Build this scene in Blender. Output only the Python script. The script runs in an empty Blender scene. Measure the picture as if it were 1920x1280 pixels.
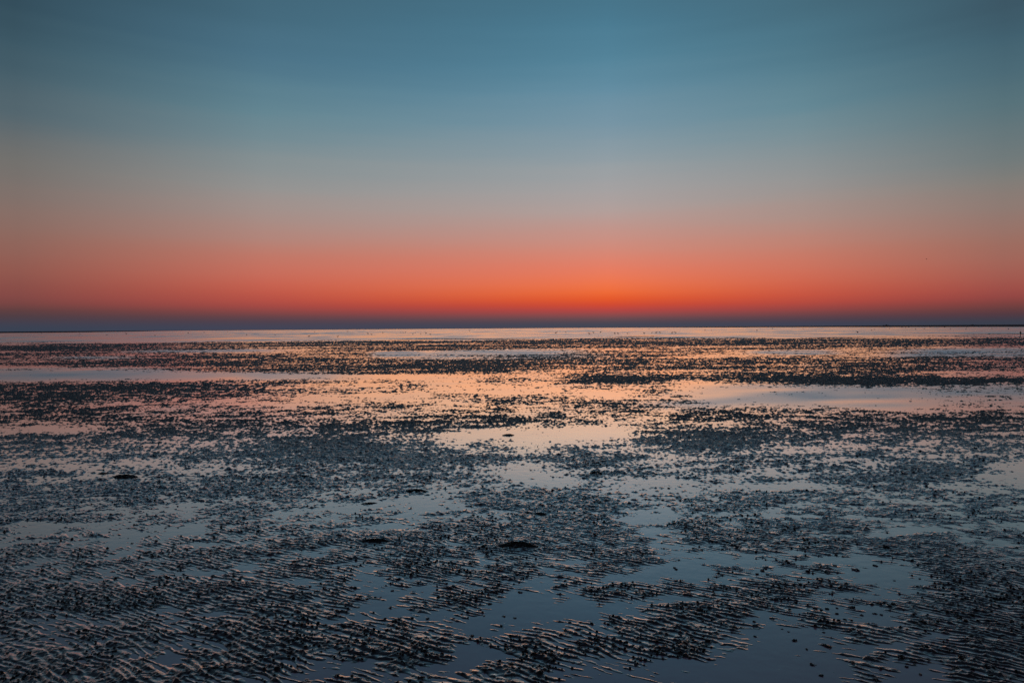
import bpy, bmesh, math, random
import numpy as np
from mathutils import Matrix, Vector

random.seed(7)
RNG = np.random.default_rng(7)
scene = bpy.context.scene
COL = scene.collection

# ------------------------------------------------------------------ camera
EYE = 1.8
FPX = 1280.0                      # focal length in pixels of the 1920 px wide photograph
cam_data = bpy.data.cameras.new("camera")
cam_data.sensor_width = 36.0
cam_data.lens = 24.0
cam_data.clip_start = 0.05
cam_data.clip_end = 40000.0
cam = bpy.data.objects.new("camera", cam_data)
COL.objects.link(cam)
CAM_R = Matrix.Rotation(math.radians(90.0 - 1.13), 3, 'X') @ Matrix.Rotation(math.radians(-0.40), 3, 'Z')
cam.matrix_world = Matrix.Translation((0, 0, EYE)) @ CAM_R.to_4x4()
scene.camera = cam

scene.view_settings.view_transform = 'Standard'
scene.view_settings.look = 'None'
scene.view_settings.exposure = 0.0
scene.view_settings.gamma = 1.0
scene.view_settings.use_curve_mapping = False
scene.cycles.max_bounces = 5
scene.cycles.glossy_bounces = 3
scene.cycles.diffuse_bounces = 2
scene.cycles.sample_clamp_indirect = 4.0


def ray(px, py):
    return CAM_R @ Vector(((px - 960.0) / FPX, -(py - 640.0) / FPX, -1.0))


def at(px, py, z=0.0):
    """ground point seen at a pixel of the photograph"""
    r = ray(px, py)
    t = (z - EYE) / min(r.z, -1e-5)
    return (r.x * t, r.y * t)


def lin(c):
    out = []
    for v in c:
        v = v / 255.0
        out.append(v / 12.92 if v <= 0.04045 else ((v + 0.055) / 1.055) ** 2.4)
    return tuple(out)


# ------------------------------------------------------------------ sky after sunset
def sky_stops(px, table):
    """elevation (degrees) and colour down one column of the sky, resampled to smooth ramp stops"""
    els, cols = [], []
    for y, c in table:
        t = min(max((y - 566) / 22.0, 0.0), 1.0)
        r = ray(px, y - 3.0 * t).normalized()
        els.append(max(0.0, math.degrees(math.asin(r.z))))
        cols.append(lin(c))
    els += [36.0, 52.0, 90.0]
    top = np.array(cols[0])
    cols += [tuple(top * (1.02, 0.82, 0.90)), tuple(top * (1.0, 0.68, 0.80)), tuple(top * (0.95, 0.58, 0.72))]
    els = np.array(els); cols = np.array(cols)
    o = np.argsort(els); els = els[o]; cols = cols[o]
    pos = np.sqrt(np.clip(els / 90.0, 0, 1))
    fine = np.linspace(0, 1, 1001)
    c = np.stack([np.interp(fine, pos, cols[:, k]) for k in range(3)], 1)
    ker = np.exp(-0.5 * (np.arange(-16, 17) / 6.5) ** 2); ker /= ker.sum()
    pad = np.pad(c, ((16, 16), (0, 0)), mode='edge')
    c = np.stack([np.convolve(pad[:, k], ker, mode='valid') for k in range(3)], 1)
    stops = np.concatenate([np.linspace(0.0, 0.27, 16), np.linspace(0.30, 0.56, 11), [0.64, 0.76, 1.0]])
    return [(float(p), tuple(float(np.interp(p, fine, c[:, k])) for k in range(3))) for p in stops]


SUN_COLUMN = [(0, (71, 116, 137)), (50, (75, 123, 146)), (100, (82, 130, 152)), (150, (93, 138, 160)), (200, (110, 146, 165)),
              (250, (128, 152, 165)), (300, (147, 159, 165)), (350, (163, 162, 163)), (400, (180, 160, 155)),
              (420, (188, 153, 145)), (450, (203, 143, 130)), (470, (212, 138, 120)), (500, (229, 126, 101)),
              (530, (240, 119, 78)), (545, (240, 110, 58)), (556, (234, 94, 44)), (566, (222, 80, 43)), (576, (200, 70, 55)),
              (584, (178, 70, 68)), (592, (145, 75, 75)), (599, (108, 76, 80)), (605, (84, 71, 80)), (611, (68, 70, 84))]
LEFT_COLUMN = [(0, (50, 75, 89)), (100, (63, 90, 103)), (200, (82, 102, 111)), (250, (98, 107, 111)), (300, (113, 113, 110)),
               (350, (124, 114, 109)), (400, (136, 111, 103)), (450, (143, 104, 94)), (500, (147, 91, 81)),
               (540, (138, 78, 72)), (565, (128, 71, 69)), (580, (101, 65, 64)), (590, (85, 62, 66)), (602, (72, 63, 73)),
               (612, (62, 65, 81)), (619, (58, 66, 82))]
LEFT_MID_COLUMN = [(0, (66, 102, 120)), (100, (76, 115, 136)), (200, (97, 133, 146)), (250, (113, 138, 147)), (300, (132, 144, 147)),
                   (350, (150, 148, 146)), (400, (164, 144, 138)), (450, (180, 132, 120)), (480, (192, 120, 104)), (500, (198, 114, 97)),
                   (530, (200, 101, 83)), (545, (195, 92, 75)), (560, (185, 82, 70)), (575, (164, 73, 68)), (584, (140, 71, 69)),
                   (592, (116, 69, 71)), (599, (92, 66, 73)), (607, (76, 66, 79)), (616, (67, 68, 86))]
RIGHT_MID_COLUMN = [(0, (70, 107, 124)), (100, (78, 120, 138)), (200, (103, 138, 151)), (250, (120, 143, 151)), (300, (138, 147, 150)),
                    (350, (154, 150, 148)), (400, (169, 145, 137)), (450, (190, 132, 117)), (480, (200, 122, 103)), (500, (206, 115, 94)),
                    (530, (208, 101, 77)), (550, (202, 87, 66)), (565, (186, 76, 62)), (577, (160, 70, 66)), (586, (130, 69, 69)),
                    (594, (102, 67, 73)), (602, (78, 64, 75)), (609, (64, 66, 83))]
RIGHT_COLUMN = [(0, (60, 86, 100)), (100, (68, 101, 116)), (200, (88, 115, 123)), (300, (115, 123, 123)), (350, (132, 126, 120)),
                (400, (146, 121, 113)), (450, (156, 111, 99)), (500, (163, 99, 87)), (540, (160, 81, 73)),
                (560, (144, 69, 67)), (575, (110, 64, 62)), (590, (84, 58, 65)), (600, (66, 60, 72)), (606, (58, 62, 75))]

world = bpy.data.worlds.new("World")
scene.world = world
world.use_nodes = True
wt = world.node_tree
wt.nodes.clear()


def wn(kind, **kw):
    n = wt.nodes.new(kind)
    for k, v in kw.items():
        setattr(n, k, v)
    return n


def wmath(op, a, b=None, clamp=False):
    n = wn('ShaderNodeMath', operation=op, use_clamp=clamp)
    for i, v in enumerate((a, b)):
        if v is None:
            continue
        if isinstance(v, (int, float)):
            n.inputs[i].default_value = v
        else:
            wt.links.new(v, n.inputs[i])
    return n.outputs[0]


def wramp(pos, stops):
    n = wn('ShaderNodeValToRGB')
    r = n.color_ramp
    while len(r.elements) < len(stops):
        r.elements.new(0.5)
    for e, (p, c) in zip(r.elements, stops):
        e.position = p
        e.color = (*c, 1.0)
    wt.links.new(pos, n.inputs[0])
    return n.outputs[0]


tc = wn('ShaderNodeTexCoord')
sep = wn('ShaderNodeSeparateXYZ')
wt.links.new(tc.outputs['Generated'], sep.inputs[0])
elev = wmath('MULTIPLY', wmath('ARCSINE', wmath('MAXIMUM', sep.outputs[2], 0.0)), 180.0 / math.pi)
# thin uneven haze layers near the horizon
nz = wn('ShaderNodeTexNoise')
nz.inputs['Scale'].default_value = 1.0
nz.inputs['Detail'].default_value = 3.0
mp = wn('ShaderNodeMapping')
mp.inputs['Scale'].default_value = (2.2, 2.2, 34.0)
wt.links.new(tc.outputs['Generated'], mp.inputs[0])
wt.links.new(mp.outputs[0], nz.inputs[0])
wob = wmath('ADD', wmath('MULTIPLY', nz.outputs[0], 0.12), 0.94)
pos = wmath('SQRT', wmath('DIVIDE', wmath('MULTIPLY', elev, wob), 90.0), clamp=True)
az = wmath('MULTIPLY', wmath('ARCTAN2', sep.outputs[0], sep.outputs[1]), 180.0 / math.pi)
def wmix(f, a, b):
    n = wn('ShaderNodeMix', data_type='RGBA')
    wt.links.new(f, n.inputs[0])
    wt.links.new(a, n.inputs[6])
    wt.links.new(b, n.inputs[7])
    return n.outputs[2]


skyc = None
prev_az = None
for col_px, table in ((40, LEFT_COLUMN), (500, LEFT_MID_COLUMN), (1140, SUN_COLUMN), (1500, RIGHT_MID_COLUMN), (1880, RIGHT_COLUMN)):
    this = wramp(pos, sky_stops(col_px, table))
    col_az = math.degrees(math.atan((col_px - 960.0) / FPX))
    if skyc is None:
        skyc = this
    else:
        f = wmath('DIVIDE', wmath('SUBTRACT', az, prev_az), col_az - prev_az, clamp=True)
        skyc = wmix(f, skyc, this)
    prev_az = col_az
bg = wn('ShaderNodeBackground')
bg.inputs['Strength'].default_value = 1.0
wt.links.new(skyc, bg.inputs[0])
wo = wn('ShaderNodeOutputWorld')
wt.links.new(bg.outputs[0], wo.inputs[0])

# the sun has set: what is left of it is a weak golden light from a very broad disc whose centre lies below the horizon
glow = bpy.data.lights.new('afterglow', 'SUN')
glow.energy = 0.62
glow.angle = math.radians(100.0)
glow.color = (1.0, 0.69, 0.22)
glow_o = bpy.data.objects.new('afterglow', glow)
COL.objects.link(glow_o)
g_el, g_az = math.radians(-40.0), math.radians(4.0)
g_dir = Vector((math.sin(g_az) * math.cos(g_el), math.cos(g_az) * math.cos(g_el), math.sin(g_el)))
glow_o.rotation_euler = g_dir.to_track_quat('Z', 'Y').to_euler()


# ------------------------------------------------------------------ noise on the ground (numpy)
def _hash(ix, iy, seed):
    h = (ix.astype(np.uint32) * np.uint32(374761393) + iy.astype(np.uint32) * np.uint32(668265263)
         + np.uint32((seed * 2246822519) & 0xFFFFFFFF))
    h = (h ^ (h >> np.uint32(13))) * np.uint32(1274126177)
    return h ^ (h >> np.uint32(16))


_ANG = np.linspace(0, 2 * math.pi, 256, endpoint=False).astype(np.float32)
_GX, _GY = np.cos(_ANG), np.sin(_ANG)


def noise(x, y, seed):
    x0 = np.floor(x); y0 = np.floor(y)
    fx = (x - x0).astype(np.float32); fy = (y - y0).astype(np.float32)
    ix = x0.astype(np.int64); iy = y0.astype(np.int64)
    u = fx * fx * fx * (fx * (fx * 6 - 15) + 10)
    v = fy * fy * fy * (fy * (fy * 6 - 15) + 10)

    def g(dx, dy):
        k = (_hash(ix + dx, iy + dy, seed) & np.uint32(255)).astype(np.int64)
        return _GX[k] * (fx - dx) + _GY[k] * (fy - dy)
    a = g(0, 0); b = g(1, 0); c = g(0, 1); d = g(1, 1)
    return ((a + (b - a) * u) * (1 - v) + (c + (d - c) * u) * v) * 1.5     # about -1..1


def fbm(x, y, lam, octs, seed, gain=0.5, sx=1.0):
    out = 0.0; amp = 1.0; tot = 0.0
    for o in range(octs):
        k = 2.03 ** o / lam
        out = out + amp * noise(x * k / sx + 17.3 * o, y * k - 9.1 * o, seed + o)
        tot += amp
        amp *= gain
    return out / tot * 1.3


def sstep(a, b, x):
    t = np.clip((x - a) / (b - a), 0, 1)
    return t * t * (3 - 2 * t)


# ------------------------------------------------------------------ pools (below the water) and banks (above it)
# x0, x1, y0, y1 of each patch in the photograph's pixels, rise in millimetres
PATCHES = [
    # far strips
    (0, 640, 636, 646, 26), (560, 1300, 638, 648, 26), (1200, 1920, 636, 649, 28),
    (0, 300, 646, 650, -14), (240, 500, 655, 660, -26), (200, 420, 662, 667, -18), (100, 240, 668, 673, -22),
    (700, 800, 659, 668, -30), (810, 1080, 656, 663, -34), (800, 930, 668, 672, -30), (950, 1150, 652, 656, -20),
    (1120, 1300, 650, 654, -22), (1420, 1560, 657, 664, -30), (1600, 1760, 664, 669, -28), (1690, 1920, 654, 661, -30),
    (1800, 1920, 662, 668, -24), (1540, 1680, 651, 655, -20), (440, 620, 651, 655, -20), (1240, 1420, 664, 669, -26),
    (0, 200, 676, 692, 24), (200, 640, 666, 698, 24), (640, 1000, 676, 698, 26), (860, 1300, 670, 694, 22),
    (1300, 1920, 672, 696, 24),
    (0, 120, 686, 690, -24), (1180, 1330, 693, 699, -28), (700, 860, 672, 675, -14), (1730, 1920, 694, 700, -24),
    (1000, 1100, 690, 700, -14), (1500, 1700, 676, 680, -16),
    # left smooth strip
    (-60, 330, 690, 712, -60), (250, 520, 699, 709, -40), (480, 800, 701, 709, -26),
    # orange centre
    (480, 1060, 706, 760, -15), (700, 1040, 699, 712, -24), (900, 1320, 712, 745, -14), (560, 800, 735, 760, -12),
    (900, 1005, 708, 716, 22), (745, 805, 719, 726, 26), (700, 770, 732, 736, 12), (820, 912, 738, 745, 24),
    (1070, 1245, 706, 720, 46), (1300, 1470, 706, 712, 28), (1440, 1665, 703, 720, 42), (1640, 1960, 710, 719, 40),
    (1250, 1460, 716, 732, -20),
    # right ruffled pool
    (1360, 1960, 722, 748, -24), (1280, 1700, 744, 768, -17), (1600, 1960, 744, 764, -12),
    # left dark
    (-40, 300, 714, 742, 20), (200, 520, 716, 735, 12), (340, 500, 728, 742, 18), (-40, 150, 735, 752, 16),
    (120, 420, 752, 760, -8), (0, 180, 762, 775, 16), (420, 510, 768, 792, 24), (560, 700, 764, 778, 16),
    (640, 780, 752, 762, 14), (860, 1020, 742, 758, 14), (980, 1260, 748, 766, 10),
    (1260, 1420, 764, 786, 20), (1440, 1640, 764, 792, 18), (1650, 1800, 776, 790, 16), (1800, 1920, 770, 792, 14),
    (1080, 1240, 772, 790, -8), (0, 240, 800, 812, -14), (560, 780, 778, 784, -12), (640, 860, 784, 790, -14),
    (680, 990, 784, 808, 26), (560, 720, 790, 804, 20), (250, 430, 795, 822, 18), (0, 240, 812, 830, 16),
    (840, 1010, 803, 820, -40), (1050, 1195, 802, 826, -44), (1180, 1430, 808, 830, 24), (1440, 1700, 800, 818, 12),
    (480, 730, 818, 866, 26), (720, 960, 846, 872, 20), (960, 1040, 818, 852, -18), (900, 1020, 874, 892, -24),
    (960, 1080, 884, 912, -18), (1040, 1190, 856, 878, 18), (1210, 1420, 826, 850, 18), (1420, 1560, 838, 850, -16),
    (1850, 1940, 864, 906, -26), (1700, 1850, 868, 900, 14), (60, 330, 862, 884, -16), (60, 220, 890, 900, -22),
    (0, 100, 884, 894, 14), (100, 420, 902, 926, 14), (420, 640, 895, 925, 10), (1090, 1330, 902, 930, -18),
    (1400, 1560, 905, 916, -18), (1560, 1700, 880, 900, 12), (860, 1010, 920, 950, 12), (730, 800, 914, 930, 18),
    (640, 870, 926, 962, -22), (1000, 1130, 925, 952, 14), (1300, 1500, 925, 946, 10),
    (380, 460, 955, 975, 10), (20, 460, 978, 1012, -20), (330, 600, 945, 968, -14), (1170, 1290, 962, 1002, -22),
    (1260, 1330, 975, 1010, 22), (1400, 1500, 940, 960, -12), (1600, 1760, 985, 1010, -18), (980, 1080, 955, 985, 16),
    (920, 1030, 1008, 1040, 22), (600, 780, 996, 1020, 12), (1060, 1180, 975, 1010, 12),
    # foreground
    (120, 240, 1060, 1086, -14), (60, 170, 1146, 1176, -14), (290, 350, 1222, 1250, -16), (480, 560, 1150, 1182, -12),
    (540, 610, 1096, 1140, -12), (650, 740, 1078, 1120, -14), (660, 760, 1036, 1060, -10), (760, 820, 1090, 1115, -8),
    (930, 1100, 1098, 1170, -22), (1090, 1240, 1120, 1160, -16), (1100, 1330, 1068, 1110, -14), (1240, 1440, 1040, 1080, -14),
    (1040, 1110, 1186, 1215, -8), (860, 900, 1222, 1242, -14), (780, 815, 1175, 1195, -12), (700, 780, 985, 1000, -8),
    (1060, 1540, 1236, 1300, -24), (1360, 1500, 1160, 1250, -10), (1480, 1590, 1190, 1290, -20), (1400, 1600, 1128, 1170, -9),
    (1580, 1750, 1240, 1300, -12), (1470, 1700, 1040, 1080, -13), (1560, 1680, 1120, 1180, -10), (1880, 1960, 980, 1010, -14),
    (1640, 1750, 1080, 1110, -8), (1210, 1300, 1200, 1225, -6),
    (1640, 1800, 1010, 1050, 9), (1760, 1960, 1030, 1130, 10), (1780, 1960, 1130, 1240, 9), (1100, 1330, 1110, 1150, 5),
    (1260, 1440, 1160, 1215, 4), (1570, 1660, 1185, 1215, 9), (0, 420, 1180, 1300, 4), (700, 860, 1180, 1240, 6),
    (0, 300, 1090, 1140, 4), (820, 960, 1020, 1060, 7), (1040, 1120, 1060, 1100, 6), (1500, 1640, 985, 1030, 9),
    (1350, 1440, 1010, 1045, 8),
]


def macro(X, Y):
    """broad rise and fall of the flat, metres"""
    out = np.zeros_like(X)
    wx = noise(X / 1.3 * 6 / (3 + Y * 0.25), Y / 1.3 * 6 / (3 + Y * 0.25), 901)
    for x0, x1, y0, y1, mm in PATCHES:
        xc = 0.5 * (x0 + x1)
        ya = at(xc, y1)[1]; yb = at(xc, max(y0, 619.5))[1]
        yc = 0.5 * (ya + yb); ry = 0.62 * (yb - ya)
        s = (xc - 960.0) / FPX
        xw = at(xc, 0.5 * (y0 + y1))[0] / at(xc, 0.5 * (y0 + y1))[1]
        rx = 0.58 * (x1 - x0) / FPX * yc
        lo, hi = yc - 2.0 * ry, yc + 2.0 * ry
        m = (Y > lo) & (Y < hi)
        if not m.any():
            continue
        Xm, Ym = X[m], Y[m]
        d = (np.abs((Xm - xw * Ym) / rx) ** 2.4 + np.abs((Ym - yc) / ry) ** 2.4)
        d = d * (1.0 + 0.5 * wx[m])
        out[m] += mm * 0.001 * np.exp(-d)
    return out


CREST = math.radians(-29.0)
CX, CY = math.cos(CREST), math.sin(CREST)      # along the crests
NX, NY = -CY, CX                               # across the crests


def mud_height(X, Y, full=False):
    X = X.astype(np.float64); Y = Y.astype(np.float64)
    M = macro(X, Y)
    near = 1.0 - sstep(5.5, 13.0, Y)
    M = np.where(M > 0, (0.28 + 0.2 * near) * M, (0.45 - 0.04 * near) * M)
    far = sstep(6.0, 22.0, Y)
    vfar = sstep(20.0, 70.0, Y)
    # uneven patches, wider ones showing further out
    p0 = fbm(X, Y, 0.12, 3, 5, 0.6, 1.5)
    p1 = fbm(X, Y, 0.37, 4, 11, 0.64, 1.6)
    p2 = fbm(X, Y, 0.95, 3, 31, 0.6, 1.7)
    p3 = fbm(X, Y, 2.6, 3, 51, 0.55, 1.9)
    base = 0.0010 + 0.0016 * near + 0.0010 * near * sstep(0.25, -0.4, X / Y) + 0.0068 * p0 + 0.0122 * p1 + 0.0040 * p2 + M
    base += far * (0.006 * p2 + 0.007 * p3 - 0.0028)
    base -= 0.0020 * sstep(6.0, 8.5, Y) * (1 - sstep(13.0, 18.0, Y))
    base += sstep(16.0, 40.0, Y) * (0.010 * fbm(X, Y, 1.7, 2, 85, 0.6, 4.0))
    base += vfar * (0.020 * fbm(X, Y, 3.6, 3, 91, 0.6, 4.0) + 0.010 * fbm(X, Y, 11.0, 2, 71, 0.55, 2.6) - 0.5 * np.maximum(M, 0) + 0.001)
    base += 0.007 * sstep(52, 72, Y) * (1 - sstep(104, 130, Y)) * (1 + noise(X / 25.0, Y / 16.0, 79))
    # the bright outer flat lies under a film of water
    base -= 0.085 * sstep(94.0, 140.0, Y + 26 * fbm(X, Y, 34.0, 3, 77, 0.6, 1.2))
    strip = noise(X / 46.0, Y / 12.0, 78) + 0.4 * noise(X / 17.0, Y / 7.0, 76)
    base += 0.088 * sstep(0.42, 0.72, strip) * sstep(92, 104, Y) * (1 - sstep(150, 190, Y))
    # ripples
    wob = 0.022 * fbm(X, Y, 0.32, 2, 111) + 0.009 * noise(X / 0.10, Y / 0.10, 115)
    wob2 = 0.10 * noise(X / 1.7, Y / 1.7, 117)
    a = X * NX + Y * NY + wob + wob2
    lam = 0.046
    ph = a / lam + 0.55 * noise((X * CX + Y * CY) / 0.27, a / 0.115, 121)
    f = ph - np.floor(ph)
    # steep face towards the eye, long back away from it
    crest = np.where(f < 0.36, f / 0.36, (1 - f) / 0.64)
    crest = crest * crest * (3 - 2 * crest)
    along = noise((X * CX + Y * CY) / 0.21, np.floor(ph) * 3.7 + 0.5, 131)
    amp = 0.0078 * (0.75 + 0.5 * along + 0.25 * p1)
    rip = (crest - 0.55) * amp
    rip *= near * 0.8 + 0.2
    # broken crumbly mud and casts on the banks
    c1 = noise(X / 0.038, Y / 0.038, 141)
    c2 = noise(X / 0.019, Y / 0.019, 151)
    c3 = noise(X / 0.085, Y / 0.085, 161)
    wet = sstep(-0.004, 0.008, base + 0.004 * c3)
    crumb = np.maximum(0, 0.55 * c1 + 0.45 * c2 + 0.35 * c3 - 0.02)
    h = base + rip + wet * crumb * (0.0135 + 0.0145 * far)
    # loose lumps and hollows further out: they break the banks up and dot the pools
    bank = sstep(-0.030, 0.006, base)

    def lumps(n, up, down):
        return bank * (np.maximum(0, n - 0.05) * up - np.maximum(0, -n) * down)
    s1 = noise(X / 0.062, Y / 0.085, 171) + 0.6 * noise(X / 0.031, Y / 0.05, 173)
    h += sstep(4.5, 9.0, Y) * lumps(s1, 0.022, 0.013)
    s2 = noise(X / 0.13, Y / 0.26, 181) + 0.6 * noise(X / 0.07, Y / 0.14, 183)
    h += sstep(11.0, 22.0, Y) * lumps(s2, 0.028, 0.018)
    s3 = noise(X / 0.30, Y / 0.9, 191) + 0.6 * noise(X / 0.16, Y / 0.45, 193)
    h += sstep(26.0, 50.0, Y) * lumps(s3, 0.036, 0.024)
    if full:
        fz = sstep(5.0, 14.0, Y)
        return h, np.clip(wet * (0.35 + 0.65 * sstep(-0.2, 0.5, c3 + 0.5 * c1)) * 0.55 * (1 - fz) + fz, 0, 1)
    return h


# ------------------------------------------------------------------ helpers
def put(name, mesh, mats, kind=None, label=None, cat=None, group=None, parent=None):
    o = bpy.data.objects.new(name, mesh)
    COL.objects.link(o)
    for m in (mats if isinstance(mats, (list, tuple)) else [mats]):
        mesh.materials.append(m)
    if kind:
        o['kind'] = kind
    if label:
        o['label'] = label
    if cat:
        o['category'] = cat
    if group:
        o['group'] = group
    if parent:
        o.parent = parent
    return o


def grid_mesh(name, co, quads, smooth=True):
    me = bpy.data.meshes.new(name)
    me.vertices.add(len(co))
    me.vertices.foreach_set('co', np.ascontiguousarray(co, dtype=np.float32).ravel())
    n = len(quads)
    me.loops.add(n * 4)
    me.loops.foreach_set('vertex_index', np.ascontiguousarray(quads, dtype=np.int32).ravel())
    me.polygons.add(n)
    me.polygons.foreach_set('loop_start', np.arange(0, n * 4, 4, dtype=np.int32))
    me.polygons.foreach_set('use_smooth', np.full(n, smooth))
    me.update(calc_edges=True)
    return me


class Mat:
    def __init__(self, name):
        self.m = bpy.data.materials.new(name)
        self.m.use_nodes = True
        self.t = self.m.node_tree
        self.t.nodes.clear()

    def n(self, kind, ins=None, **kw):
        nd = self.t.nodes.new(kind)
        for k, v in kw.items():
            setattr(nd, k, v)
        for k, v in (ins or {}).items():
            if hasattr(v, 'is_output'):
                self.t.links.new(v, nd.inputs[k])
            else:
                nd.inputs[k].default_value = v
        return nd

    def math(self, op, a, b=None, clamp=False):
        ins = {0: a}
        if b is not None:
            ins[1] = b
        return self.n('ShaderNodeMath', ins, operation=op, use_clamp=clamp).outputs[0]

    def out(self, sh):
        o = self.n('ShaderNodeOutputMaterial')
        self.t.links.new(sh, o.inputs[0])
        return self.m


def wet_surface(M, color, rough, normal, boost, matt=0.0):
    """matt body under a reflecting skin whose strength follows Fresnel"""
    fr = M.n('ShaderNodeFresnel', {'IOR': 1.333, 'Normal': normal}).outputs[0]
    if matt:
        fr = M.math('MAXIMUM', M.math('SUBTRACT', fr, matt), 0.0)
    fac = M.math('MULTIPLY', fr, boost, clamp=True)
    di = M.n('ShaderNodeBsdfDiffuse', {'Color': color, 'Normal': normal}).outputs[0]
    gl = M.n('ShaderNodeBsdfAnisotropic', {'Color': (1, 1, 1, 1), 'Roughness': rough, 'Normal': normal}, distribution='MULTI_GGX').outputs[0]
    return M.n('ShaderNodeMixShader', {0: fac, 1: di, 2: gl}).outputs[0]


# ------------------------------------------------------------------ materials
def water_material():
    M = Mat('shallow_water')
    geo = M.n('ShaderNodeNewGeometry')
    at_ = M.n('ShaderNodeAttribute', attribute_name='ruffle').outputs['Fac']
    n1 = M.n('ShaderNodeTexNoise', {'Vector': geo.outputs['Position'], 'Scale': 9.0, 'Detail': 3.0}).outputs[0]
    n2 = M.n('ShaderNodeTexNoise', {'Vector': geo.outputs['Position'], 'Scale': 0.55, 'Detail': 3.0}).outputs[0]
    rough = M.math('ADD', M.math('MULTIPLY', at_, 0.30), M.math('ADD', M.math('MULTIPLY', n2, 0.12), 0.10))
    bump = M.n('ShaderNodeBump', {'Height': n1, 'Strength': 0.06, 'Distance': 0.02}).outputs[0]
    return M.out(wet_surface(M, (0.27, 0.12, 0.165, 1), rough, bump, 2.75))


def mud_material(name, col_a, col_b, r0, r1, boost, crumbly=None):
    M = Mat(name)
    geo = M.n('ShaderNodeNewGeometry')
    p = geo.outputs['Position']
    n1 = M.n('ShaderNodeTexNoise', {'Vector': p, 'Scale': 3.1, 'Detail': 5.0}).outputs[0]
    n2 = M.n('ShaderNodeTexNoise', {'Vector': p, 'Scale': 120.0, 'Detail': 3.0}).outputs[0]
    n3 = M.n('ShaderNodeTexNoise', {'Vector': p, 'Scale': 26.0, 'Detail': 5.0}).outputs[0]
    mixc = M.n('ShaderNodeMix', {0: n1, 6: (*col_a, 1), 7: (*col_b, 1)}, data_type='RGBA').outputs[2]
    rough = M.math('ADD', M.math('MULTIPLY', n3, r1 - r0), r0)
    fine = M.n('ShaderNodeBump', {'Height': n2, 'Strength': 0.3, 'Distance': 0.002}).outputs[0]
    cr = M.n('ShaderNodeAttribute', attribute_name='crumbly').outputs['Fac'] if crumbly is None else crumbly
    bump = M.n('ShaderNodeBump', {'Height': n3, 'Strength': cr, 'Distance': 0.07, 'Normal': fine}).outputs[0]
    if crumbly is None:
        rough = M.math('ADD', rough, M.math('MULTIPLY', cr, 0.30))
        boost = M.math('SUBTRACT', boost, M.math('MULTIPLY', cr, boost * 0.88))
    return M.out(wet_surface(M, mixc, rough, bump, boost, 0.022))


def sea_material():
    M = Mat('open_sea')
    geo = M.n('ShaderNodeNewGeometry')
    n1 = M.n('ShaderNodeTexNoise', {'Vector': geo.outputs['Position'], 'Scale': 0.02, 'Detail': 4.0}).outputs[0]
    col = M.n('ShaderNodeMix', {0: n1, 6: (0.016, 0.028, 0.042, 1), 7: (0.030, 0.042, 0.058, 1)}, data_type='RGBA').outputs[2]
    return M.out(M.n('ShaderNodeBsdfPrincipled', {'Base Color': col, 'Roughness': 0.75, 'IOR': 1.333, 'Specular IOR Level': 0.12}).outputs[0])


def plain_material(name, c, rough):
    M = Mat(name)
    geo = M.n('ShaderNodeNewGeometry')
    n1 = M.n('ShaderNodeTexNoise', {'Vector': geo.outputs['Position'], 'Scale': 14.0, 'Detail': 4.0}).outputs[0]
    col = M.n('ShaderNodeMix', {0: n1, 6: (*[v * 0.6 for v in c], 1), 7: (*[v * 1.3 for v in c], 1)}, data_type='RGBA').outputs[2]
    return M.out(M.n('ShaderNodeBsdfPrincipled', {'Base Color': col, 'Roughness': rough}).outputs[0])


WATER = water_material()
MUD = mud_material('wet_mud', (0.026, 0.022, 0.026), (0.046, 0.039, 0.044), 0.08, 0.25, 4.0)
CLOD = mud_material('dark_weed', (0.010, 0.010, 0.011), (0.022, 0.021, 0.021), 0.40, 0.7, 0.6, 0.5)
SEA = sea_material()
BIRD = plain_material('dark_plumage', (0.03, 0.03, 0.035), 0.8)
HULL = plain_material('dark_painted_steel', (0.02, 0.022, 0.028), 0.6)
TIMBER = plain_material('weathered_timber', (0.035, 0.03, 0.028), 0.9)

# ------------------------------------------------------------------ mud sheet: rows close together by the eye, wider towards the horizon
F1024 = EYE * FPX * 1024.0 / 1920.0
drop = np.concatenate([np.arange(700, 372, -3.0), np.arange(372, 150, -0.38), np.arange(150, 30, -0.30),
                       np.arange(30, 6.0, -0.26), np.arange(6.0, 1.9, -0.4)])
rows = F1024 / drop
px = 1.0 / (FPX * 1024.0 / 1920.0)
tin = np.arange(-0.80, 0.8001, 0.90 * px)
side = 0.80 + np.cumsum(np.linspace(2 * px, 12 * px, 90))
cols = np.concatenate([-side[::-1], tin, side])
Yg, Tg = np.meshgrid(rows, cols, indexing='ij')
Xg = Tg * Yg
nr, nc = Xg.shape
H, CR = mud_height(Xg.ravel(), Yg.ravel(), True)
H = H.reshape(nr, nc)
H = np.maximum(H, -0.05)
co = np.stack([Xg, Yg, H], -1).reshape(-1, 3)
idx = np.arange(nr * nc).reshape(nr, nc)
q = np.stack([idx[:-1, :-1], idx[:-1, 1:], idx[1:, 1:], idx[1:, :-1]], -1).reshape(-1, 4)
hm = np.maximum(np.maximum(H[:-1, :-1], H[:-1, 1:]), np.maximum(H[1:, 1:], H[1:, :-1])).ravel()
q = q[hm > -0.003]
used = np.zeros(nr * nc, bool); used[q.ravel()] = True
remap = np.cumsum(used) - 1
mme = grid_mesh('mudflat', co[used], remap[q])
att = mme.attributes.new('crumbly', 'FLOAT', 'POINT')
att.data.foreach_set('value', CR[used].astype(np.float32))
put('mudflat', mme, MUD, kind='structure')

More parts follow.
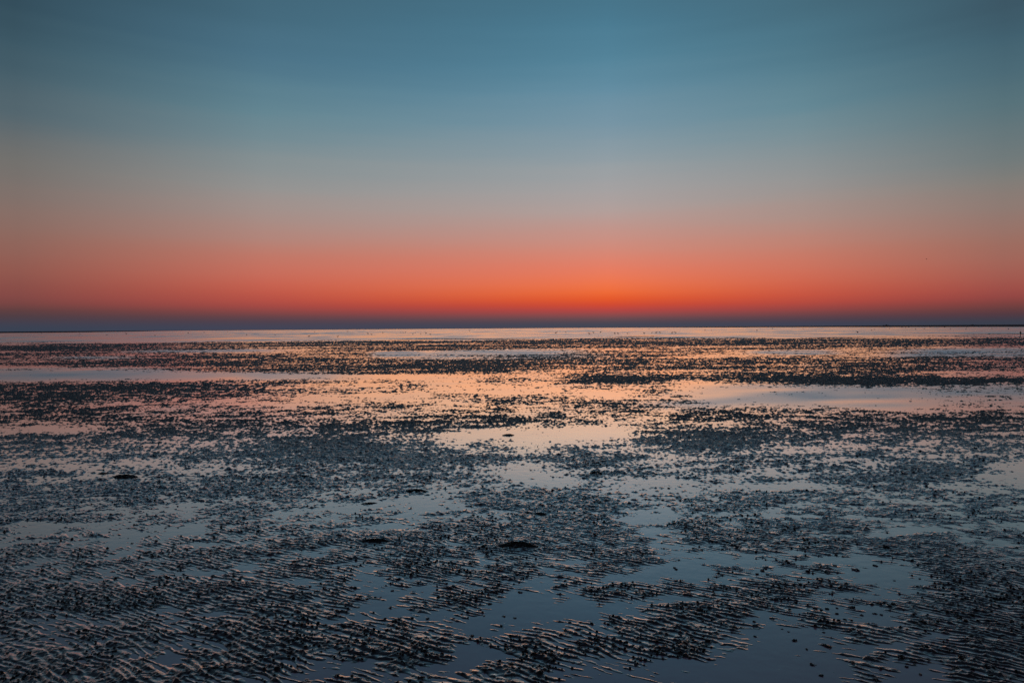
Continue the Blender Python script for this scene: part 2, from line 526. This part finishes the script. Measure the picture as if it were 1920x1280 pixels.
# ------------------------------------------------------------------ water film over the flat
RUFFLES = [(1330, 1960, 722, 752, 0.72), (1250, 1700, 744, 766, 0.55), (-60, 330, 691, 711, 0.62), (250, 640, 700, 709, 0.6),
           (700, 800, 659, 668, 0.9), (800, 1090, 656, 672, 0.8), (1420, 1560, 657, 664, 0.8), (1690, 1960, 654, 668, 0.85),
           (240, 500, 655, 660, 0.7), (100, 260, 668, 674, 0.5)]


def ruffle(X, Y):
    r = np.zeros_like(X)
    for x0, x1, y0, y1, v in RUFFLES:
        xc = 0.5 * (x0 + x1); ym = 0.5 * (y0 + y1)
        ya, yb = at(xc, y1)[1], at(xc, y0)[1]
        yc, ry = 0.5 * (ya + yb), 0.55 * (yb - ya)
        s = at(xc, ym)[0] / at(xc, ym)[1]
        d = np.abs((X - s * Y) / (0.5 * (x1 - x0) / FPX * yc)) ** 4 + np.abs((Y - yc) / ry) ** 4
        r = np.maximum(r, v * np.exp(-d * 0.8))
    streak = 0.5 * fbm(X, Y, 13.0, 2, 301, 0.55, 0.9) + fbm(X, Y, 34.0, 2, 305, 0.6, 0.7) + sstep(180, 330, Y) * fbm(X, Y, 130.0, 2, 307, 0.6, 0.45)
    out = 0.62 * sstep(88, 122, Y) * np.clip(0.55 + 1.5 * streak, 0.0, 1.35)
    out = out * (1 - 0.35 * sstep(330, 620, Y + 120 * streak))
    r = np.maximum(r, out)
    r = r * np.clip(0.85 + 0.8 * noise(X / 4.5, Y / 1.3, 311) + 0.4 * noise(X / 1.6, Y / 0.5, 313), 0.1, 1.5)
    return np.clip(r, 0, 1)


def shore(t):
    """distance at which the open sea begins, by direction"""
    return np.interp(t, [-1.6, -0.76, -0.62, -0.55, -0.48, 0.05, 0.30, 0.55, 0.74, 1.6],
                     [650, 760, 900, 1300, 3200, 3600, 1300, 700, 500, 420])


dw = np.concatenate([[1200.0, 700.0], np.arange(380, 40, -4.0), np.arange(40, 3.0, -0.15), np.geomspace(3.0, 0.05, 60)])
wrow = F1024 / dw
wcol = np.concatenate([-np.geomspace(6, 0.9, 24), np.linspace(-0.85, 0.85, 620), np.geomspace(0.9, 6, 24)])
Yw, Tw = np.meshgrid(wrow, wcol, indexing='ij')
Xw = Tw * Yw
wco = np.stack([Xw, Yw, np.zeros_like(Xw)], -1).reshape(-1, 3)
wi = np.arange(Xw.size).reshape(Xw.shape)
wq = np.stack([wi[:-1, :-1], wi[:-1, 1:], wi[1:, 1:], wi[1:, :-1]], -1).reshape(-1, 4)
wme = grid_mesh('shallow_water', wco, wq)
att = wme.attributes.new('ruffle', 'FLOAT', 'POINT')
att.data.foreach_set('value', ruffle(Xw.ravel(), Yw.ravel()).astype(np.float32))
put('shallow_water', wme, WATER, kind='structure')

# the flat behind and beneath, so that the ground goes on all round
bed = grid_mesh('sea_bed', np.array([(-25000, -3000, -0.08), (25000, -3000, -0.08), (25000, 26000, -0.08), (-25000, 26000, -0.08)]),
                np.array([[0, 1, 2, 3]]), False)
put('sea_bed', bed, MUD, kind='structure')

# open sea along the horizon
st = np.linspace(-1.5, 1.5, 240)
s0 = shore(st) * (1 + 0.05 * np.array([noise(np.array([v * 14]), np.array([0.3]), 401)[0] for v in st]))
sr = np.concatenate([np.stack([s0, s0 * 1.5, s0 * 3], 0), np.full((1, len(st)), 22000.0)], 0)
sco = np.stack([sr * st[None, :], sr, np.full_like(sr, 0.012)], -1).reshape(-1, 3)
si = np.arange(sr.size).reshape(sr.shape)
sq = np.stack([si[:-1, :-1], si[:-1, 1:], si[1:, 1:], si[1:, :-1]], -1).reshape(-1, 4)
put('sea', grid_mesh('sea', sco, sq), SEA, kind='structure')


# ------------------------------------------------------------------ lumps of mud and weed
def ground_z(x, y):
    return float(mud_height(np.array([x]), np.array([y]))[0])


def blob(bm, c, r, rnd, sub=1, jag=0.3):
    res = bmesh.ops.create_icosphere(bm, subdivisions=sub, radius=1.0)
    for v in res['verts']:
        k = 1 + rnd.uniform(-jag, jag)
        v.co = Vector((c[0] + v.co.x * r[0] * k, c[1] + v.co.y * r[1] * k, c[2] + v.co.z * r[2] * k))


def clod_mesh(seed):
    """knobbly heap: a low core with smaller knobs and curled scraps on it, about one unit wide"""
    rnd = random.Random(seed)
    bm = bmesh.new()
    blob(bm, (0, 0, 0.10), (0.42, 0.36, 0.24), rnd, 2, 0.22)
    for k in range(rnd.randint(4, 7)):
        a = rnd.uniform(0, 6.28); d = rnd.uniform(0.12, 0.42)
        s = rnd.uniform(0.10, 0.22)
        blob(bm, (math.cos(a) * d, math.sin(a) * d, 0.10 + rnd.uniform(0, 0.22) * (1 - d)), (s * 1.3, s, s * 0.9), rnd, 1, 0.3)
    for k in range(rnd.randint(2, 4)):                      # curled scraps
        a = rnd.uniform(0, 6.28)
        p = Vector((math.cos(a) * 0.25, math.sin(a) * 0.25, 0.2))
        dirv = Vector((math.cos(a), math.sin(a), rnd.uniform(0.0, 0.7))) * 0.13
        w = 0.055
        prev = None
        for j in range(4):
            c = p + dirv * j + Vector((rnd.uniform(-.04, .04), rnd.uniform(-.04, .04), -0.03 * j * j + 0.02))
            sdir = Vector((-dirv.y, dirv.x, 0)).normalized() * w * (1 - j * 0.2)
            ring = [bm.verts.new(c + sdir), bm.verts.new(c - sdir), bm.verts.new(c + Vector((0, 0, w * 0.9)))]
            if prev:
                for u in range(3):
                    bm.faces.new((prev[u], prev[(u + 1) % 3], ring[(u + 1) % 3], ring[u]))
            prev = ring
    me = bpy.data.meshes.new('mud_clump')
    bm.to_mesh(me)
    bm.free()
    me.materials.append(CLOD)
    return me


CLODS = [clod_mesh(100 + k) for k in range(8)]

# individual lumps seen in and beside the pools: px, py, width px
SEEN = [(1481, 1140, 9), (1528, 1138, 13), (1551, 1140, 10), (1570, 1138, 7), (1414, 1163, 8), (1418, 1171, 8), (1528, 1172, 7),
        (1556, 1175, 10), (1490, 1199, 12), (1513, 1215, 9), (1524, 1244, 14), (1539, 1264, 11), (1642, 1272, 11), (1544, 1183, 8),
        (1467, 1177, 6), (1447, 1157, 11), (1490, 1128, 9), (1585, 1159, 9), (1597, 1160, 8), (1640, 1148, 10), (1652, 1150, 8),
        (1479, 1182, 6), (1615, 1151, 9), (851, 1157, 7), (877, 1146, 9), (900, 1141, 9), (866, 1149, 7), (908, 1152, 6),
        (966, 1156, 9), (945, 1153, 8), (940, 1171, 9), (704, 1117, 7), (735, 1105, 9), (714, 1117, 5), (820, 1226, 9),
        (975, 1108, 10), (802, 1158, 9), (118, 963, 5), (291, 994, 6), (262, 966, 6), (279, 1003, 7), (310, 988, 5),
        (240, 1007, 4), (205, 995, 5), (340, 1003, 7), (75, 1013, 6), (500, 1158, 6), (1265, 1062, 8), (1268, 1065, 8),
        (1310, 987, 7), (1440, 1075, 10), (1430, 1068, 12), (1420, 1074, 10), (1660, 1025, 14), (1640, 1058, 12), (1604, 1066, 16),
        (1550, 1071, 14), (1498, 1085, 9), (1562, 1108, 8), (1742, 1185, 9), (1748, 1205, 10), (1715, 1243, 11), (1788, 1252, 12),
        (1700, 1248, 9), (1726, 1262, 10), (1850, 1225, 8), (1390, 1090, 8), (1340, 1102, 8), (1190, 1035, 9), (1158, 1000, 7)]


def new_clump(x, y, w, flat=0.8):
    o = bpy.data.objects.new('mud_clump', random.choice(CLODS))
    COL.objects.link(o)
    z = max(ground_z(x, y), 0.0)
    o.location = (x, y, z - 0.06 * w)
    o.rotation_euler = (random.uniform(-0.15, 0.15), random.uniform(-0.15, 0.15), random.uniform(0, 6.28))
    o.scale = (w, w * random.uniform(0.75, 1.1), w * flat * random.uniform(0.7, 1.15))
    return o


lumps = []
for (px_, py_, w_) in SEEN:
    x, y = at(px_, py_ + 2)
    lumps.append((x, y, w_ * 0.85 / FPX * y))
while len(lumps) < 296:
    py_ = random.uniform(1.0, 0.0) ** 1.0 * 260 + 1010
    px_ = random.uniform(8, 1912)
    x, y = at(px_, py_)
    h = ground_z(x, y)
    if h < 0.0 and random.random() < 0.93:
        continue
    lumps.append((x, y, random.uniform(0.016, 0.036)))
for x, y, w in lumps:
    o = new_clump(x, y, w)
    side = x / y
    third = 'left' if side < -0.25 else ('middle' if side < 0.25 else 'right')
    pool = ground_z(x, y) < 0.0
    if pool:
        o['label'] = 'small dark lump standing in the smooth pool water of the %s foreground' % third
        o['group'] = 'small dark lumps in the pools of the %s foreground' % third
    else:
        o['label'] = 'small knobbly dark lump sitting on the mud ripples of the %s foreground' % third
        o['group'] = 'small dark lumps on the ripples of the %s foreground' % third
    o['category'] = 'mud lump'


def mound_mesh(seed, flat_top):
    """low shaggy heap, one unit wide"""
    rnd = random.Random(seed)
    bm = bmesh.new()
    n, m = 40, 14
    vs = []
    top = bm.verts.new((0, 0, 1.0))
    for j in range(1, m + 1):
        ring = []
        for i in range(n):
            a = 2 * math.pi * i / n
            r = j / m
            edge = 1 + 0.2 * math.sin(2 * a + seed) + 0.12 * math.sin(5 * a + seed * 2) + 0.08 * math.sin(9 * a + seed * 3)
            prof = (1 - r ** (5 if flat_top else 2.2))
            z = prof * (0.8 + rnd.uniform(-0.4, 0.25)) + rnd.uniform(-0.08, 0.12)
            rr = 0.5 * r * edge * (1 + rnd.uniform(-0.12, 0.12))
            ring.append(bm.verts.new((rr * math.cos(a), rr * math.sin(a), z if j < m else -0.3)))
        vs.append(ring)
    for i in range(n):
        bm.faces.new((top, vs[0][i], vs[0][(i + 1) % n]))
        for j in range(m - 1):
            bm.faces.new((vs[j][i], vs[j + 1][i], vs[j + 1][(i + 1) % n], vs[j][(i + 1) % n]))
    me = bpy.data.meshes.new('weed_mound')
    bm.to_mesh(me)
    bm.free()
    me.materials.append(CLOD)
    return me


# px, py of the foot, width px, height px, flat top, label
MOUNDS = [
    (228, 897, 46, 9, True, 'flat topped black mound on the near edge of the pale pool at far left'),
    (189, 889, 24, 6, False, 'small black hump just behind the flat topped mound at left'),
    (953, 817, 28, 7, False, 'dark islet lying alone in the smooth pale pool at middle distance'),
    (690, 946, 34, 6, False, 'thin dark islet alone in the wide grey pool left of centre'),
    (700, 1019, 64, 13, False, 'wide black mound on the rippled bank below the grey pool'),
    (972, 1030, 58, 14, False, 'broad black mound on the dark bank at the centre of the foreground'),
    (1012, 966, 26, 8, False, 'black hump on the dark bank above the broad central mound'),
    (780, 924, 46, 9, False, 'long dark heap at the upper edge of the wide grey pool'),
    (1118, 890, 26, 6, False, 'low dark hump between small pools right of centre'),
    (566, 896, 22, 6, False, 'small black hump at the foot of the big dark weed bed'),
]
for k, (mx, my, w, h, ft, lab) in enumerate(MOUNDS):
    x, y = at(mx, my)
    W = w / FPX * y
    me = mound_mesh(k + 3, ft)
    o = bpy.data.objects.new('weed_mound', me)
    COL.objects.link(o)
    depth = W * (0.55 if w < 60 else 0.4)
    o.location = (x, y + depth * 0.5, max(0.0, ground_z(x, y + depth * 0.5)) - 0.004)
    o.scale = (W, depth, 0.45 * h / FPX * y)
    o['label'] = lab
    o['category'] = 'weed mound'
    o['group'] = 'larger black mounds on the flat'

# the countless small lumps of the banks
rnd = random.Random(5)
ico = bmesh.new()
bmesh.ops.create_icosphere(ico, subdivisions=1, radius=1.0)
icov = np.array([v.co[:] for v in ico.verts]); icof = np.array([[v.index for v in f.verts] for f in ico.faces])
ico.free()
NL = 40000
dpx = RNG.uniform(14, 380, NL) ** 1.0
ly = F1024 / dpx
lx = RNG.uniform(-0.85, 0.85, NL) * ly
lh = mud_height(lx, ly)
clust = noise(lx / 0.33, ly / 0.33, 501) + 0.6 * noise(lx / 1.4, ly / 1.4, 503)
keep = (lh > 0.002) & (clust + RNG.uniform(-0.4, 0.4, NL) > 0.2)
lx, ly, lh = lx[keep], ly[keep], lh[keep]
n = len(lx)
size = RNG.uniform(0.003, 0.009, n) * (1 + 0.05 * ly)
V = icov[None] * (1 + RNG.uniform(-0.35, 0.35, (n, len(icov), 1)))
ang = RNG.uniform(0, 6.28, n)
sx, sy, sz = size * RNG.uniform(0.8, 1.5, n), size * RNG.uniform(0.7, 1.1, n), size * RNG.uniform(0.5, 0.95, n)
vx, vy, vz = V[..., 0] * sx[:, None], V[..., 1] * sy[:, None], V[..., 2] * sz[:, None]
ca, sa = np.cos(ang)[:, None], np.sin(ang)[:, None]
P = np.stack([lx[:, None] + vx * ca - vy * sa, ly[:, None] + vx * sa + vy * ca, np.maximum(lh, 0)[:, None] + vz + 0.15 * sz[:, None]], -1).reshape(-1, 3)
F = (icof[None] + (np.arange(n) * len(icov))[:, None, None]).reshape(-1, 3)
me = bpy.data.meshes.new('mud_crumbs')
me.vertices.add(len(P)); me.vertices.foreach_set('co', P.astype(np.float32).ravel())
me.loops.add(len(F) * 3); me.loops.foreach_set('vertex_index', F.astype(np.int32).ravel())
me.polygons.add(len(F)); me.polygons.foreach_set('loop_start', np.arange(0, len(F) * 3, 3, dtype=np.int32))
me.update(calc_edges=True)
put('mud_crumbs', me, CLOD, kind='stuff')


# ------------------------------------------------------------------ birds on the outer flat
def bird_mesh(bend):
    """standing wader: one continuous skin over a branching chain"""
    me = bpy.data.meshes.new('bird')
    pts = [((0, 0, 0.24), 0.075), ((0.10, 0, 0.255), 0.085), ((-0.12, 0, 0.235), 0.055), ((-0.24, 0, 0.225), 0.018),
           ((0.17, 0, 0.31), 0.045), ((0.20 + bend, 0, 0.385), 0.035), ((0.235 + bend, 0, 0.40), 0.042), ((0.29 + bend, 0, 0.39), 0.014),
           ((0.36 + bend, 0, 0.375), 0.006),
           ((0.02, 0.035, 0.16), 0.022), ((0.015, 0.035, 0.09), 0.009), ((0.02, 0.035, 0.006), 0.009), ((0.06, 0.035, 0.004), 0.008),
           ((0.02, -0.035, 0.16), 0.022), ((0.015, -0.035, 0.09), 0.009), ((0.02, -0.035, 0.006), 0.009), ((0.06, -0.035, 0.004), 0.008)]
    ed = [(0, 1), (0, 2), (2, 3), (1, 4), (4, 5), (5, 6), (6, 7), (7, 8), (0, 9), (9, 10), (10, 11), (11, 12), (0, 13), (13, 14), (14, 15), (15, 16)]
    me.from_pydata([p for p, r in pts], ed, [])
    o = bpy.data.objects.new('bird', me)
    COL.objects.link(o)
    sk = o.modifiers.new('skin', 'SKIN')
    for v, (p, r) in zip(me.skin_vertices[0].data, pts):
        v.radius = (r, r)
    me.skin_vertices[0].data[0].use_root = True
    o.modifiers.new('sub', 'SUBSURF').levels = 1
    dg = bpy.context.evaluated_depsgraph_get()
    out = bpy.data.meshes.new_from_object(o.evaluated_get(dg))
    out.name = 'bird'
    bpy.data.objects.remove(o)
    out.materials.clear()
    out.materials.append(BIRD)
    return out


BIRDS = [(579, 632.5), (633, 632.5), (590, 623), (652, 622.5), (690, 627), (697, 628), (718, 625), (751, 624), (756, 624.2), (760, 624),
         (774, 627), (779, 624.5), (789, 627), (799, 626), (807, 628), (1061, 624), (1113, 625), (1126, 624), (1153, 627), (1159, 627),
         (1177, 626.5), (1042, 626), (1105, 627.5), (1222, 625), (1230, 625.5), (1238, 625), (1260, 625.5), (1267, 625.5), (1208, 626.5),
         (353, 625.5), (427, 623), (463, 629), (516, 629), (383, 624), (1608, 625), (1634, 620), (1639, 618.5), (1668, 617), (1691, 614.6),
         (1698, 614.6), (1704, 614.4), (1717, 618), (1733, 617.5), (1744, 614.2), (1771, 614.4), (1782, 617.5), (1811, 617.5), (1813, 614),
         (1860, 617), (1891, 618), (200, 629), (237, 627), (291, 630), (150, 627), (78, 626), (1322, 620), (1334, 620.5), (1419, 620.5),
         (1448, 617), (1506, 617), (880, 621), (1205, 618), (1217, 618)]
bmeshes = [bird_mesh(0.0), bird_mesh(0.05)]
for k, (bx, by) in enumerate(BIRDS):
    x, y = at(bx, by)
    o = bpy.data.objects.new('bird', bmeshes[k % 2])
    COL.objects.link(o)
    s = random.uniform(0.95, 1.5) * (1.25 if y > 300 else 1.0)
    if k == 0:
        s = 1.15
    o.location = (x, y, 0.0)
    o.rotation_euler = (0, 0, random.choice((0, math.pi)) + random.uniform(-0.7, 0.7))
    o.scale = (s, s, s)
    o['category'] = 'bird'
    where = ('left of the glow, in the left third' if bx < 560 else 'left of the glow, near the middle' if bx < 900
             else 'under the brightest part of the glow' if bx < 1300 else 'right of the glow')
    o['group'] = 'birds on the outer wet flat ' + where
    o['label'] = 'tiny dark bird on the bright outer flat ' + where
    if k == 0:
        o['label'] = 'largest and darkest bird, standing alone on the bright outer flat left of the middle'

# a bird on the wing, far to the right in the glow
fm = bpy.data.meshes.new('flying_bird')
fv = [(-0.62, -0.05, 0.12), (-0.30, 0.06, 0.17), (-0.30, -0.12, 0.16), (0, 0.09, 0.05), (0, -0.12, 0.05), (0.30, 0.06, 0.17), (0.30, -0.12, 0.16),
      (0.62, -0.05, 0.12), (0, 0.30, 0.0), (0, -0.32, 0.0), (0.06, 0.0, -0.05), (-0.06, 0.0, -0.05), (0.07, -0.34, 0.0), (-0.07, -0.34, 0.0)]
ff = [(0, 1, 2), (1, 3, 4, 2), (3, 5, 6, 4), (5, 7, 6), (8, 3, 11), (8, 10, 3), (8, 11, 10), (3, 4, 11), (3, 10, 4), (11, 4, 9), (4, 10, 9), (10, 11, 9),
      (9, 12, 13)]
fm.from_pydata(fv, [], ff)
fb = put('flying_bird', fm, BIRD, label='faint bird flying above the horizon in the red glow at right', cat='bird')
r = ray(1737, 486).normalized()
fb.location = Vector((0, 0, EYE)) + r * 330.0
fb.rotation_euler = (0.1, 0.25, 1.1)

# ------------------------------------------------------------------ marker post in the shallows at the right edge
bm = bmesh.new()
def tube(bm, a, b, r0, r1, seg=8):
    a, b = Vector(a), Vector(b)
    d = (b - a).normalized()
    u = d.orthogonal().normalized(); v = d.cross(u)
    A = [bm.verts.new(a + (u * math.cos(2 * math.pi * i / seg) + v * math.sin(2 * math.pi * i / seg)) * r0) for i in range(seg)]
    B = [bm.verts.new(b + (u * math.cos(2 * math.pi * i / seg) + v * math.sin(2 * math.pi * i / seg)) * r1) for i in range(seg)]
    for i in range(seg):
        bm.faces.new((A[i], A[(i + 1) % seg], B[(i + 1) % seg], B[i]))
    bm.faces.new(A[::-1]); bm.faces.new(B)


def obj_from(bm, name, mat, parent=None):
    me = bpy.data.meshes.new(name)
    bmesh.ops.recalc_face_normals(bm, faces=bm.faces)
    bm.to_mesh(me); bm.free()
    return put(name, me, mat, parent=parent)


x, y = at(1913, 630)
post = bpy.data.objects.new('marker_post', None)
COL.objects.link(post)
post.location = (x, y, 0)
post['label'] = 'thin dark marker post with a wider head standing in the far shallows'
post['category'] = 'marker post'
tube(bm, (0, 0, -0.3), (0.03, 0, 0.78), 0.05, 0.04)
obj_from(bm, 'shaft', TIMBER, post)
bm = bmesh.new()
tube(bm, (0.03, 0, 0.42), (0.03, 0, 0.62), 0.11, 0.11, 10)
obj_from(bm, 'topmark', TIMBER, post)

# ------------------------------------------------------------------ ships on the horizon
def ship(px_, dist, length, height, label):
    r = ray(px_, 612)
    x = r.x / r.y * dist
    root = bpy.data.objects.new('ship', None)
    COL.objects.link(root)
    root.location = (x, dist, 0.02)
    root['label'] = label
    root['category'] = 'ship'
    L, Hh = length / 2, height
    bm = bmesh.new()
    sec = [(-L, 0.10, 0.36), (-L * 0.9, 0.14, 0.34), (L * 0.7, 0.14, 0.34), (L * 0.9, 0.09, 0.38), (L, 0.01, 0.44)]
    prev = None
    for sx_, w, t in sec:
        w *= length * 0.5
        ring = [bm.verts.new((sx_, -w, t * Hh)), bm.verts.new((sx_ * 0.97, -w * 0.7, -0.5)), bm.verts.new((sx_ * 0.97, w * 0.7, -0.5)), bm.verts.new((sx_, w, t * Hh))]
        if prev:
            for i in range(4):
                bm.faces.new((prev[i], prev[(i + 1) % 4], ring[(i + 1) % 4], ring[i]))
        else:
            bm.faces.new(ring[::-1])
        prev = ring
    bm.faces.new(prev)
    obj_from(bm, 'hull', HULL, root)
    bm = bmesh.new()
    for (a, b, z0, z1, w) in ((0.0, 0.34, 0.34, 0.62, 0.10), (0.08, 0.28, 0.62, 0.82, 0.08)):
        bmesh.ops.create_cube(bm, size=1.0, matrix=Matrix.Translation(((a + b) * 0.5 * L, 0, (z0 + z1) * 0.5 * Hh)) @ Matrix.Diagonal(((b - a) * L, w * length, (z1 - z0) * Hh, 1)))
    obj_from(bm, 'wheelhouse', HULL, root)
    bm = bmesh.new()
    tube(bm, (0.16 * L, 0, 0.80 * Hh), (0.16 * L, 0, 1.25 * Hh), Hh * 0.03, Hh * 0.02)
    tube(bm, (-0.7 * L, 0, 0.3 * Hh), (-0.7 * L, 0, 0.75 * Hh), Hh * 0.03, Hh * 0.02)
    obj_from(bm, 'mast', HULL, root)
    return root


ship(1661, 5200, 46, 10, 'low dark ship with a raised wheelhouse on the horizon at right')
ship(1823, 6500, 30, 8, 'fainter smaller ship on the horizon to the right of the other')
